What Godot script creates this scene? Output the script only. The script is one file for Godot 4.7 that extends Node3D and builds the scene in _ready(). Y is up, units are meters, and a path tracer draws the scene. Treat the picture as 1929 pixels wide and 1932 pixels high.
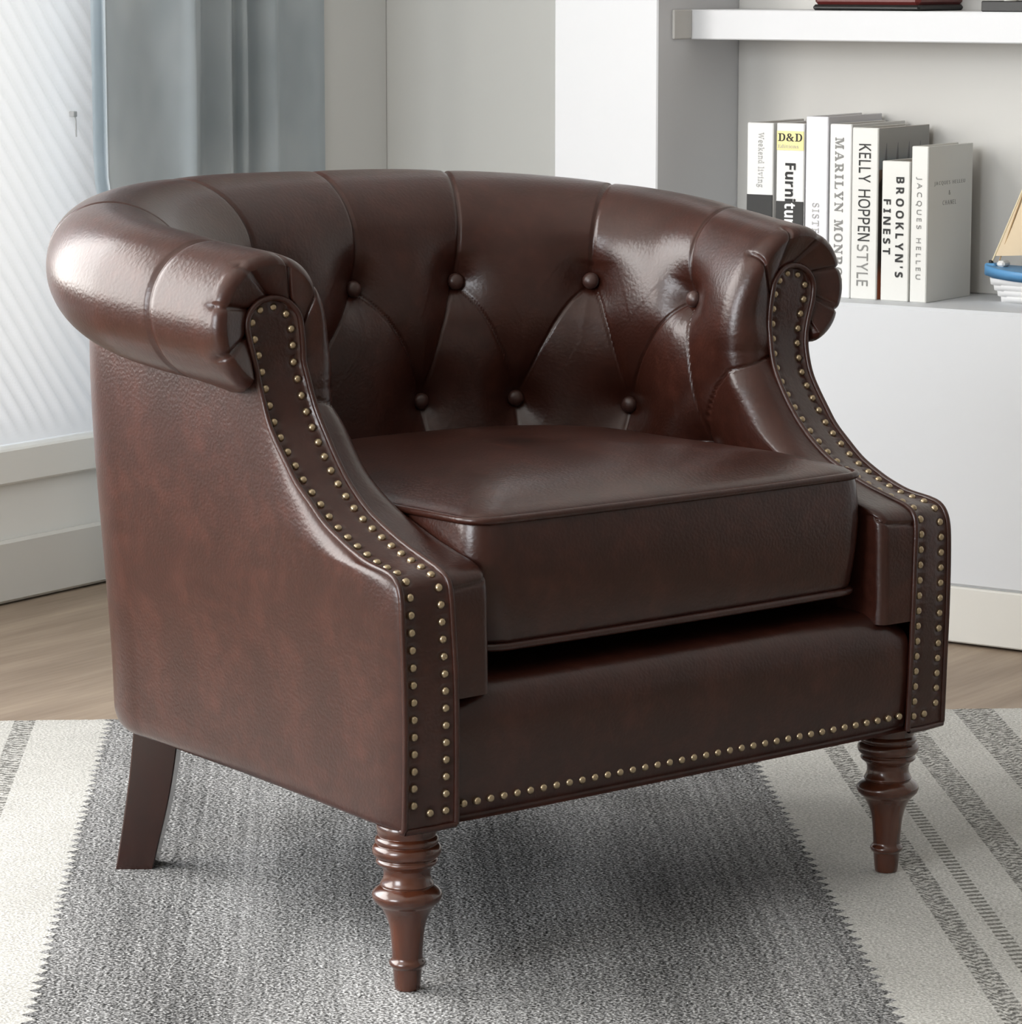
extends Node3D

# ---- the room frame: a runs along the window wall, b away from it, y up ----
const TURN := 0.25482            # 14.6 degrees
const FLOOR_Y := -0.012
const LEAN := -0.019438          # the chair's left arm stands a few millimetres higher than its right
var corner := Vector3(0.939, 0.0, -1.608)
var M := {}
var names := {}

func room_basis() -> Basis:
	return Basis(Vector3.UP, TURN)

func rw(a: float, y: float, b: float) -> Vector3:
	return corner + room_basis() * Vector3(a, y, b)

func cw(p: Vector3) -> Vector3:
	return Vector3(p.x, p.y * (1.0 + LEAN * p.x), p.z)

# ------------------------------------------------------------------ naming
func named(o: Node3D, called: String, parent: Node) -> void:
	var key := str(parent.get_instance_id()) + called
	var k: int = names.get(key, 0)
	names[key] = k + 1
	o.name = called if k == 0 else "%s_%03d" % [called, k]
	parent.add_child(o, true)

func obj(called: String, mesh: Mesh, mat: Material, parent: Node = self) -> MeshInstance3D:
	var o := MeshInstance3D.new()
	o.mesh = mesh
	o.material_override = mat
	named(o, called, parent)
	return o

func thing(called: String, label: String, category: String, at := Vector3.ZERO, turn := 0.0, group := "") -> Node3D:
	var o := Node3D.new()
	named(o, called, self)
	o.position = at
	o.rotation.y = turn
	tag(o, label, category, group)
	return o

func tag(o: Node, label: String, category: String, group := "") -> void:
	o.set_meta("label", label)
	o.set_meta("category", category)
	if group != "":
		o.set_meta("group", group)

func struct(o: Node3D) -> Node3D:
	o.set_meta("kind", "structure")
	return o

# ------------------------------------------------------------------ meshes
func make_mesh(v: PackedVector3Array, n: PackedVector3Array, idx: PackedInt32Array, uv := PackedVector2Array()) -> ArrayMesh:
	var arr := []
	arr.resize(Mesh.ARRAY_MAX)
	arr[Mesh.ARRAY_VERTEX] = v
	arr[Mesh.ARRAY_NORMAL] = n
	if uv.size() == v.size():
		arr[Mesh.ARRAY_TEX_UV] = uv
	arr[Mesh.ARRAY_INDEX] = idx
	var m := ArrayMesh.new()
	m.add_surface_from_arrays(Mesh.PRIMITIVE_TRIANGLES, arr)
	return m

func grid_normals(P: PackedVector3Array, nu: int, nv: int, wu: bool, wv: bool) -> PackedVector3Array:
	var N := PackedVector3Array()
	N.resize(P.size())
	for i in nu:
		var i0 := (i - 1 + nu) % nu if wu else maxi(i - 1, 0)
		var i1 := (i + 1) % nu if wu else mini(i + 1, nu - 1)
		for j in nv:
			var j0 := (j - 1 + nv) % nv if wv else maxi(j - 1, 0)
			var j1 := (j + 1) % nv if wv else mini(j + 1, nv - 1)
			var n := (P[i1 * nv + j] - P[i0 * nv + j]).cross(P[i * nv + j1] - P[i * nv + j0])
			N[i * nv + j] = n.normalized()
	return N

# P[i * nv + j]; the front is where (dP/di x dP/dj) points, the other way with flip
func grid(P: PackedVector3Array, nu: int, nv: int, wu := false, wv := false, flip := false, uv := PackedVector2Array()) -> ArrayMesh:
	var N := grid_normals(P, nu, nv, wu, wv)
	if flip:
		for k in N.size():
			N[k] = -N[k]
	var idx := PackedInt32Array()
	for i in (nu if wu else nu - 1):
		var i1 := (i + 1) % nu
		for j in (nv if wv else nv - 1):
			var j1 := (j + 1) % nv
			var a := i * nv + j
			var b := i1 * nv + j
			var c := i1 * nv + j1
			var d := i * nv + j1
			if flip:
				idx.append_array(PackedInt32Array([a, b, c, a, c, d]))
			else:
				idx.append_array(PackedInt32Array([a, c, b, a, d, c]))
	return make_mesh(P, N, idx, uv)

func tri(st: SurfaceTool, a: Vector3, b: Vector3, c: Vector3, inside: Vector3) -> void:
	var n := (c - a).cross(b - a)
	if n.length() < 1e-14:
		return
	n = n.normalized()
	if n.dot((a + b + c) / 3.0 - inside) < 0.0:
		var t := b
		b = c
		c = t
		n = -n
	for p in [a, b, c]:
		st.set_normal(n)
		st.add_vertex(p)

func quad(st: SurfaceTool, a: Vector3, b: Vector3, c: Vector3, d: Vector3, inside: Vector3) -> void:
	tri(st, a, b, c, inside)
	tri(st, a, c, d, inside)

func new_st() -> SurfaceTool:
	var st := SurfaceTool.new()
	st.begin(Mesh.PRIMITIVE_TRIANGLES)
	return st

# a box with chamfered edges between two corners
func add_box(st: SurfaceTool, lo: Vector3, hi: Vector3, r := 0.002) -> void:
	var c := (lo + hi) / 2.0
	var h := (hi - lo) / 2.0
	r = minf(r, minf(h.x, minf(h.y, h.z)) * 0.9)
	var p := func(s: Vector3, ax: int) -> Vector3:
		var q := Vector3.ZERO
		for k in 3:
			q[k] = s[k] * (h[k] if k == ax else h[k] - r)
		return c + q
	for ax in 3:
		var u := (ax + 1) % 3
		var w := (ax + 2) % 3
		for s in [-1.0, 1.0]:
			var q := []
			for e in [[-1.0, -1.0], [1.0, -1.0], [1.0, 1.0], [-1.0, 1.0]]:
				var sg := Vector3.ZERO
				sg[ax] = s
				sg[u] = e[0]
				sg[w] = e[1]
				q.append(p.call(sg, ax))
			quad(st, q[0], q[1], q[2], q[3], c)
		for s in [-1.0, 1.0]:
			for t in [-1.0, 1.0]:
				var s0 := Vector3.ZERO
				s0[u] = s
				s0[w] = t
				var s1 := s0
				s0[ax] = -1.0
				s1[ax] = 1.0
				quad(st, p.call(s0, u), p.call(s1, u), p.call(s1, w), p.call(s0, w), c)
	for x in [-1.0, 1.0]:
		for y in [-1.0, 1.0]:
			for z in [-1.0, 1.0]:
				var s := Vector3(x, y, z)
				tri(st, p.call(s, 0), p.call(s, 1), p.call(s, 2), c)

func box(lo: Vector3, hi: Vector3, r := 0.002) -> ArrayMesh:
	var st := new_st()
	add_box(st, lo, hi, r)
	return st.commit()

func lathe(prof: PackedVector2Array, seg := 48) -> ArrayMesh:
	var P := PackedVector3Array()
	for i in seg:
		var a := TAU * i / seg
		for q in prof:
			P.append(Vector3(q.x * cos(a), q.y, q.x * sin(a)))
	return grid(P, seg, prof.size(), true, false, true)

func tube(path: PackedVector3Array, radius: float, seg := 8, closed := false) -> ArrayMesh:
	var n := path.size()
	var P := PackedVector3Array()
	var up := Vector3(0.31, 0.83, 0.47).normalized()
	for i in n:
		var a := path[(i - 1 + n) % n] if closed else path[maxi(i - 1, 0)]
		var b := path[(i + 1) % n] if closed else path[mini(i + 1, n - 1)]
		var t := (b - a).normalized()
		var s := t.cross(up).normalized()
		up = s.cross(t).normalized()
		for k in seg:
			var w := TAU * k / seg
			P.append(path[i] + (s * cos(w) + up * sin(w)) * radius)
	return grid(P, n, seg, closed, true, true)

# Catmull-Rom through the points, n samples evenly along it
func curve(pts: Array, n: int) -> PackedVector3Array:
	var dense := PackedVector3Array()
	for i in pts.size() - 1:
		var p0: Vector3 = pts[maxi(i - 1, 0)]
		var p1: Vector3 = pts[i]
		var p2: Vector3 = pts[i + 1]
		var p3: Vector3 = pts[mini(i + 2, pts.size() - 1)]
		for k in 12:
			dense.append(p1.cubic_interpolate(p2, p0, p3, k / 12.0))
	dense.append(pts[-1])
	return even(dense, n)

func even(dense: PackedVector3Array, n: int) -> PackedVector3Array:
	var s := PackedFloat32Array([0.0])
	for i in range(1, dense.size()):
		s.append(s[-1] + dense[i].distance_to(dense[i - 1]))
	var out := PackedVector3Array()
	var k := 0
	for i in n:
		var w := s[-1] * i / (n - 1)
		while k < dense.size() - 2 and s[k + 1] < w:
			k += 1
		out.append(dense[k].lerp(dense[k + 1], clampf((w - s[k]) / maxf(s[k + 1] - s[k], 1e-9), 0.0, 1.0)))
	return out

func length_of(p: PackedVector3Array) -> float:
	var s := 0.0
	for i in range(1, p.size()):
		s += p[i].distance_to(p[i - 1])
	return s

# the point of a path whose height is y (the path rises)
func at_height(p: PackedVector3Array, y: float) -> Vector3:
	if y <= p[0].y:
		return p[0]
	for i in range(1, p.size()):
		if p[i].y >= y:
			return p[i - 1].lerp(p[i], (y - p[i - 1].y) / maxf(p[i].y - p[i - 1].y, 1e-9))
	return p[-1]

# ------------------------------------------------------------------ the chair's plan: a horseshoe open to the front
# half-width X, straight from zf back to zc, then a superellipse to (0, zb); ts in -1..1 by length
func horseshoe(X: float, zf: float, zc: float, zb: float, taper: float, zt: float, ts: PackedFloat32Array) -> PackedVector2Array:
	var e := 2.0 / 2.25
	var half := PackedVector2Array()          # from the middle of the back to the front
	var xe := X - taper
	for i in 91:
		var th := PI / 2.0 * (1.0 - i / 90.0)
		half.append(Vector2(xe * pow(maxf(cos(th), 0.0), e), zc - (zc - zb) * pow(maxf(sin(th), 0.0), e)))
	for i in range(1, 13):
		var z := lerpf(zc, zf, i / 12.0)
		half.append(Vector2(X - taper * clampf((zt - z) / (zt - zc), 0.0, 1.0), z))
	var s := PackedFloat32Array([0.0])
	for i in range(1, half.size()):
		s.append(s[-1] + half[i].distance_to(half[i - 1]))
	var out := PackedVector2Array()
	for t in ts:
		var w := absf(t) * s[-1]
		var lo := 0
		var hi := s.size() - 1
		while hi - lo > 1:
			var mid := (lo + hi) >> 1
			if s[mid] <= w:
				lo = mid
			else:
				hi = mid
		var q := half[lo].lerp(half[hi], clampf((w - s[lo]) / maxf(s[hi] - s[lo], 1e-9), 0.0, 1.0))
		out.append(Vector2(q.x * (1.0 if t >= 0.0 else -1.0), q.y))
	return out

var outer_edge: PackedVector3Array      # the arm panel's outer edge on the right, from the bottom to the scroll's top
var inner_edge: PackedVector3Array
var outline: PackedVector3Array         # inner edge upwards, over the scroll, outer edge downwards

func panel_edges() -> void:
	outer_edge = curve([Vector3(.3335, .150, .374), Vector3(.3337, .219, .376), Vector3(.3348, .272, .3767), Vector3(.336, .324, .3757), Vector3(.3358, .348, .3738), Vector3(.335, .361, .3675),
		Vector3(.334, .3668, .355), Vector3(.3325, .3712, .327), Vector3(.3315, .3774, .307), Vector3(.331, .3846, .2895), Vector3(.331, .397, .2656), Vector3(.331, .413, .245), Vector3(.3318, .4275, .2275),
		Vector3(.3325, .4443, .2135), Vector3(.3333, .4596, .2015), Vector3(.334, .475, .1915), Vector3(.335, .4946, .1845), Vector3(.337, .511, .1812), Vector3(.3405, .5277, .1808), Vector3(.3455, .545, .181),
		Vector3(.348, .558, .1804), Vector3(.3468, .5662, .18), Vector3(.342, .574, .1795), Vector3(.333, .580, .179), Vector3(.3215, .5826, .179)], 160)
	inner_edge = curve([Vector3(.2805, .150, .378), Vector3(.2813, .2123, .380), Vector3(.2828, .2758, .3806), Vector3(.2848, .318, .3797), Vector3(.2862, .345, .379), Vector3(.2868, .359, .3755), Vector3(.287, .3665, .364),
		Vector3(.286, .3718, .346), Vector3(.2845, .3805, .317), Vector3(.2835, .391, .290), Vector3(.2827, .4025, .266), Vector3(.2822, .4168, .2457), Vector3(.2818, .4316, .2294), Vector3(.2815, .4485, .215),
		Vector3(.2815, .4625, .205), Vector3(.2823, .4785, .195), Vector3(.2834, .493, .1885), Vector3(.2855, .5128, .183), Vector3(.287, .526, .180), Vector3(.288, .5428, .1802), Vector3(.2913, .5634, .181),
		Vector3(.2963, .572, .181), Vector3(.3044, .579, .180), Vector3(.3139, .582, .179), Vector3(.3215, .5826, .179)], 160)
	outline = inner_edge.duplicate()
	for i in range(outer_edge.size() - 2, -1, -1):
		outline.append(outer_edge[i])

func mirror(p: PackedVector3Array, s: float) -> PackedVector3Array:
	var out := PackedVector3Array()
	for q in p:
		out.append(cw(Vector3(q.x * s, q.y, q.z)))
	return out

# ------------------------------------------------------------------ textures
func noise_image(size: int, freq: float, seed_: int, octaves := 4, type := FastNoiseLite.TYPE_SIMPLEX_SMOOTH) -> Image:
	var n := FastNoiseLite.new()
	n.seed = seed_
	n.noise_type = type
	n.frequency = freq
	n.fractal_octaves = octaves
	return n.get_seamless_image(size, size)

# a tiling noise field in about -1..1; ridged folds it into thin veins
func noise_field(size: int, freq: float, seed_: int, octaves: int, ridged := false) -> PackedFloat32Array:
	var n := FastNoiseLite.new()
	n.seed = seed_
	n.noise_type = FastNoiseLite.TYPE_SIMPLEX_SMOOTH
	n.frequency = freq
	n.fractal_octaves = octaves
	if ridged:
		n.fractal_type = FastNoiseLite.FRACTAL_RIDGED
	var out := PackedFloat32Array()
	out.resize(size * size)
	var fs := float(size)
	for y in size:
		var b := y / fs
		var kb := sqrt(b * b + (1.0 - b) * (1.0 - b))
		for x in size:
			var a := x / fs
			var ka := sqrt(a * a + (1.0 - a) * (1.0 - a))
			var v := (1.0 - a) * (1.0 - b) * n.get_noise_2d(x, y) + a * (1.0 - b) * n.get_noise_2d(x - fs, y) + (1.0 - a) * b * n.get_noise_2d(x, y - fs) + a * b * n.get_noise_2d(x - fs, y - fs)
			out[y * size + x] = v / (ka * kb)
	return out

func ramp_texture(f: PackedFloat32Array, size: int, ramp: Array, gain := 1.0) -> Texture2D:
	var out := Image.create(size, size, false, Image.FORMAT_RGB8)
	for y in size:
		for x in size:
			var v := clampf(f[y * size + x] * gain, -1.0, 1.0)
			out.set_pixel(x, y, ramp[1].lerp(ramp[2], v) if v > 0.0 else ramp[1].lerp(ramp[0], -v))
	return ImageTexture.create_from_image(out)

func noise_texture(size: int, freq: float, seed_: int, ramp: Array, octaves := 4) -> Texture2D:
	return ramp_texture(noise_field(size, freq, seed_, octaves), size, ramp, 1.6)

func mixed(a: PackedFloat32Array, b: PackedFloat32Array, k: float) -> PackedFloat32Array:
	for i in a.size():
		a[i] += b[i] * k
	return a

func mat(c: Color, rough: float, spec := 0.5) -> StandardMaterial3D:
	var m := StandardMaterial3D.new()
	m.albedo_color = c
	m.roughness = rough
	m.metallic_specular = spec
	return m

func rug_texture(p0: float, p1: float, q0: float, q1: float, w: int, h: int) -> Array:
	var rng := RandomNumberGenerator.new()
	rng.seed = 7
	var data := PackedByteArray()
	data.resize(w * h * 3)
	var high := PackedByteArray()
	high.resize(w * h)
	var blotch := FastNoiseLite.new()
	blotch.seed = 3
	blotch.frequency = 0.012
	blotch.fractal_octaves = 3
	var wave := FastNoiseLite.new()
	wave.seed = 11
	wave.frequency = 0.05
	var fibre := noise_image(512, 0.23, 5, 2)
	fibre.convert(Image.FORMAT_L8)
	var fd := fibre.get_data()
	var streak := PackedFloat32Array()
	for i in w:
		streak.append(blotch.get_noise_2d(i * 9.0, 900.0))
	# dark woven stripes on the pale ground: from, to
	var bands := [[.460, .485, 1], [.504, .519, 2], [.559, .591, 1], [.643, .692, 1], [.74, .765, 1], [.80, .815, 2]]
	var band_of := PackedInt32Array()
	for i in w:
		var p := p0 + (p1 - p0) * (i + 0.5) / w
		var d := absf(p - 0.0115) + 0.0115
		var k := 0
		for bnd in bands:
			if d > bnd[0] and d < bnd[1]:
				k = bnd[2]
		band_of.append(k)
	for j in h:
		var q := q0 + (q1 - q0) * (j + 0.5) / h
		var saw := fposmod(q / 0.0235, 1.0)
		var tooth := 0.011 * (1.0 - absf(saw * 2.0 - 1.0)) - 0.005 + 0.003 * wave.get_noise_1d(j * 0.7)
		for i in w:
			var p := p0 + (p1 - p0) * (i + 0.5) / w
			var d := absf(p - 0.0115)
			var f := fd[(j & 511) * 512 + (i & 511)] / 255.0 - 0.5
			var g := fd[((j * 3 + 77) & 511) * 512 + ((i + 131) & 511)] / 255.0 - 0.5
			var rnd := rng.randf() - 0.5
			var grain := f * 1.1 + rnd * 0.75
			var v := 0.0
			var warm := 0.0
			var lift := 0.0
			if d < 0.3635 + tooth:
				v = 0.47 + grain * 0.62 + 0.07 * streak[i] + 0.10 * blotch.get_noise_2d(i * 0.35, j * 0.09) * 1.6
				lift = grain
			else:
				v = 0.705 + grain * 0.20 + 0.035 * blotch.get_noise_2d(i * 0.4, j * 0.4)
				warm = 0.014
				lift = grain * 0.5 + 0.25
				var k := band_of[i]
				if k == 1:
					var z := sin((q + 0.0022 * sin(p * 520.0) + 0.004 * wave.get_noise_2d(i * 0.8, j * 0.5)) * TAU / 0.0105 + 2.2 * sin(p * 330.0))
					if z + g * 3.0 + f * 2.2 + 2.2 * wave.get_noise_2d(i * 1.7, j * 1.7) > 0.05:
						v = 0.42 + grain * 0.26
						warm = 0.01
						lift -= 0.5
				elif k == 2:
					if sin((q + p * 0.2) * TAU / 0.0125) + g * 0.6 > 0.1:
						v = 0.45 + grain * 0.2
						lift -= 0.5
			v = clampf(v, 0.06, 0.95)
			var o := (j * w + i) * 3
			data[o] = int(255.0 * clampf(v + warm * 0.5, 0.0, 1.0))
			data[o + 1] = int(255.0 * clampf(v + warm * 0.2, 0.0, 1.0))
			data[o + 2] = int(255.0 * clampf(v - warm, 0.0, 1.0))
			high[j * w + i] = int(255.0 * clampf(0.5 + lift * 0.55, 0.0, 1.0))
	return [ImageTexture.create_from_image(Image.create_from_data(w, h, false, Image.FORMAT_RGB8, data)), ImageTexture.create_from_image(Image.create_from_data(w, h, false, Image.FORMAT_L8, high))]

func wood_floor_texture() -> Texture2D:
	var w := 1024
	var h := 1024
	var n := FastNoiseLite.new()
	n.seed = 21
	n.frequency = 0.006
	n.fractal_octaves = 4
	var n2 := FastNoiseLite.new()
	n2.seed = 5
	n2.frequency = 0.02
	var im := Image.create(w, h, false, Image.FORMAT_RGB8)
	var c0 := Color(0.50, 0.435, 0.375)
	var c1 := Color(0.64, 0.575, 0.505)
	for y in h:
		for x in w:
			var v := 0.5 + 0.55 * n.get_noise_2d(x * 0.30, y * 2.6) + 0.25 * n2.get_noise_2d(x * 0.35, y * 5.0)
			im.set_pixel(x, y, c0.lerp(c1, clampf(v, 0.0, 1.0)))
	return ImageTexture.create_from_image(im)

func materials() -> void:
	var leather := mat(Color(0.87, 0.825, 0.81), 0.29, 0.49)
	var mottle := mixed(noise_field(512, 0.007, 2, 3), noise_field(512, 0.022, 6, 3), 0.45)
	var veins := noise_field(512, 0.014, 17, 2, true)
	for i in veins.size():
		veins[i] = pow(clampf(veins[i] * 0.5 + 0.5, 0.0, 1.0), 4.0)
	mottle = mixed(mottle, veins, 0.55)
	leather.albedo_texture = ramp_texture(mottle, 512, [Color(0.205, 0.112, 0.084), Color(0.232, 0.125, 0.096), Color(0.300, 0.172, 0.138)], 0.85)
	leather.uv1_triplanar = true
	leather.uv1_scale = Vector3(4.2, 4.2, 4.2)
	leather.heightmap_enabled = true
	leather.heightmap_texture = noise_texture(512, 0.10, 4, [Color.BLACK, Color(0.5, 0.5, 0.5), Color.WHITE], 2)
	leather.heightmap_scale = 0.012
	M.leather = leather
	M.button = mat(Color(0.25, 0.16, 0.14), 0.36)
	M.nail = mat(Color(0.68, 0.61, 0.50), 0.28)
	M.nail.metallic = 0.88
	var wood := mat(Color.WHITE, 0.25, 0.5)
	wood.albedo_texture = noise_texture(256, 0.02, 12, [Color(0.235, 0.115, 0.068), Color(0.29, 0.148, 0.09), Color(0.35, 0.19, 0.12)], 4)
	wood.uv1_triplanar = true
	wood.uv1_scale = Vector3(9, 2.2, 9)
	wood.clearcoat_enabled = true
	wood.clearcoat = 0.6
	wood.clearcoat_roughness = 0.15
	M.wood = wood
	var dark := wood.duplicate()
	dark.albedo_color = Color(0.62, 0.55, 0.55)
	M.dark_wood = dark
	M.lining = mat(Color(0.05, 0.045, 0.04), 0.9)
	M.wall = mat(Color(0.80, 0.80, 0.785), 0.85, 0.3)
	M.unseen_grey_wall = mat(Color(0.62, 0.62, 0.61), 0.85, 0.3)
	M.white = mat(Color(0.815, 0.82, 0.83), 0.55, 0.4)
	M.cabinet = mat(Color(0.785, 0.795, 0.81), 0.5, 0.4)
	M.off_white = mat(Color(0.775, 0.77, 0.755), 0.6, 0.4)
	M.frame = mat(Color(0.86, 0.86, 0.85), 0.5, 0.4)
	M.plinth = mat(Color(0.81, 0.805, 0.785), 0.6, 0.4)
	M.sill = mat(Color(0.90, 0.90, 0.885), 0.6, 0.4)
	M.ceiling = mat(Color(0.86, 0.86, 0.85), 0.9, 0.2)
	var blind := mat(Color(0.93, 0.93, 0.94), 0.8, 0.2)
	blind.backlight_enabled = true
	blind.backlight = Color(0.78, 0.78, 0.77)
	M.blind = blind
	var cur := mat(Color.WHITE, 0.7, 0.35)
	cur.albedo_texture = noise_texture(256, 0.012, 31, [Color(0.66, 0.705, 0.73), Color(0.71, 0.75, 0.775), Color(0.775, 0.81, 0.83)], 3)
	cur.uv1_triplanar = true
	cur.uv1_scale = Vector3(2.0, 1.2, 2.0)
	cur.rim_enabled = true
	cur.rim = 0.3
	M.curtain = cur
	M.black = mat(Color(0.055, 0.055, 0.05), 0.5)
	M.page = mat(Color(0.80, 0.76, 0.70), 0.9)
	M.page_brown = mat(Color(0.55, 0.46, 0.38), 0.9)
	M.paper = mat(Color(0.855, 0.855, 0.85), 0.45)
	M.paper_cool = mat(Color(0.85, 0.85, 0.87), 0.45)
	M.paper_grey = mat(Color(0.83, 0.83, 0.815), 0.5)
	M.yellow = mat(Color(0.90, 0.85, 0.60), 0.5)
	M.ink = mat(Color(0.06, 0.06, 0.06), 0.6)
	M.ink_grey = mat(Color(0.50, 0.50, 0.49), 0.6)
	M.ink_pale = mat(Color(0.66, 0.66, 0.65), 0.6)
	M.ink_white = mat(Color(0.95, 0.95, 0.95), 0.6)
	M.red = mat(Color(0.36, 0.13, 0.12), 0.45)
	M.steel = mat(Color(0.7, 0.7, 0.7), 0.4)
	M.blue = mat(Color(0.33, 0.55, 0.73), 0.45)
	M.hull = mat(Color(0.92, 0.92, 0.92), 0.5)
	M.sail = mat(Color(0.80, 0.73, 0.62), 0.85)
	M.rope = mat(Color(0.83, 0.78, 0.66), 0.9)
	M.timber = mat(Color(0.66, 0.55, 0.40), 0.7)
	M.orange = mat(Color(0.72, 0.38, 0.22), 0.5)

# ------------------------------------------------------------------ camera, sky, light
func camera_and_light() -> void:
	var cam := Camera3D.new()
	cam.name = "camera"
	var yaw := 0.7123132
	var pitch := 0.1565542
	var fw := Vector3(sin(yaw) * cos(pitch), -sin(pitch), -cos(yaw) * cos(pitch))
	var right := Vector3(cos(yaw), 0, sin(yaw))
	var up := right.cross(fw)
	cam.transform = Transform3D(Basis(right, up, -fw), Vector3(-2.10467378, 0.86757022, 2.56162991))
	cam.fov = rad_to_deg(2.0 * atan(966.0 / 6500.0))
	cam.near = 0.05
	cam.far = 60.0
	add_child(cam)
	cam.current = true
	var sky_mat := ProceduralSkyMaterial.new()
	sky_mat.sky_top_color = Color(0.62, 0.74, 0.92)
	sky_mat.sky_horizon_color = Color(0.90, 0.93, 0.97)
	sky_mat.ground_bottom_color = Color(0.45, 0.45, 0.43)
	sky_mat.ground_horizon_color = Color(0.80, 0.82, 0.84)
	sky_mat.sky_energy_multiplier = 1.0
	var sky := Sky.new()
	sky.sky_material = sky_mat
	var env := Environment.new()
	env.background_mode = Environment.BG_SKY
	env.sky = sky
	env.tonemap_mode = Environment.TONE_MAPPER_LINEAR
	env.tonemap_exposure = 1.27
	env.sdfgi_enabled = true
	env.ssao_enabled = true
	env.ssil_enabled = true
	var we := WorldEnvironment.new()
	we.name = "world_environment"
	we.environment = env
	add_child(we)
	# daylight in the big window to the left of the picture
	var key := AreaLight3D.new()
	key.name = "window_daylight"
	key.area_size = Vector2(2.3, 1.55)
	key.area_normalize_energy = true
	key.light_energy = 9.0
	key.light_color = Color(1.0, 0.985, 0.96)
	key.shadow_enabled = true
	key.area_range = 14.0
	key.area_attenuation = 2.0
	add_child(key)
	key.transform = Transform3D(room_basis() * Basis(Vector3.UP, PI), rw(-2.55, 1.28, 0.02))
	# second window, out of view behind the camera, placed to light the bookcase wall
	var far := AreaLight3D.new()
	far.name = "unseen_window_daylight"
	far.area_size = Vector2(1.5, 1.6)
	far.light_energy = 9.0
	far.light_color = Color(0.98, 0.99, 1.0)
	far.shadow_enabled = true
	far.area_range = 14.0
	far.area_attenuation = 2.0
	add_child(far)
	far.transform = Transform3D(room_basis() * Basis(Vector3.UP, -PI / 2.0), rw(A_FRONT + 0.03, 1.4, 0.95))
	# unseen daylight source, placed to light the pleated blind from behind
	var back := AreaLight3D.new()
	back.name = "unseen_blind_daylight"
	back.area_size = Vector2(0.95, 1.9)
	back.light_energy = 0.98
	back.light_color = Color(1.0, 0.99, 0.965)
	back.shadow_enabled = true
	back.area_range = 14.0
	back.area_attenuation = 2.0
	add_child(back)
	back.transform = Transform3D(room_basis() * Basis(Vector3.UP, PI), rw(-0.78, 1.2, -0.22))

# a box given in the room's frame
func room_box(called: String, lo: Vector3, hi: Vector3, m: Material, parent: Node = self, r := 0.002) -> MeshInstance3D:
	var o := obj(called, box(lo, hi, r), m, parent)
	if parent == self:
		o.position = corner
		o.rotation.y = TURN
	return o

# ------------------------------------------------------------------ the room
const A_BACK := 0.398
const A_FRONT := -5.4
const B_FAR := 5.4
const TOP := 2.5

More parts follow.
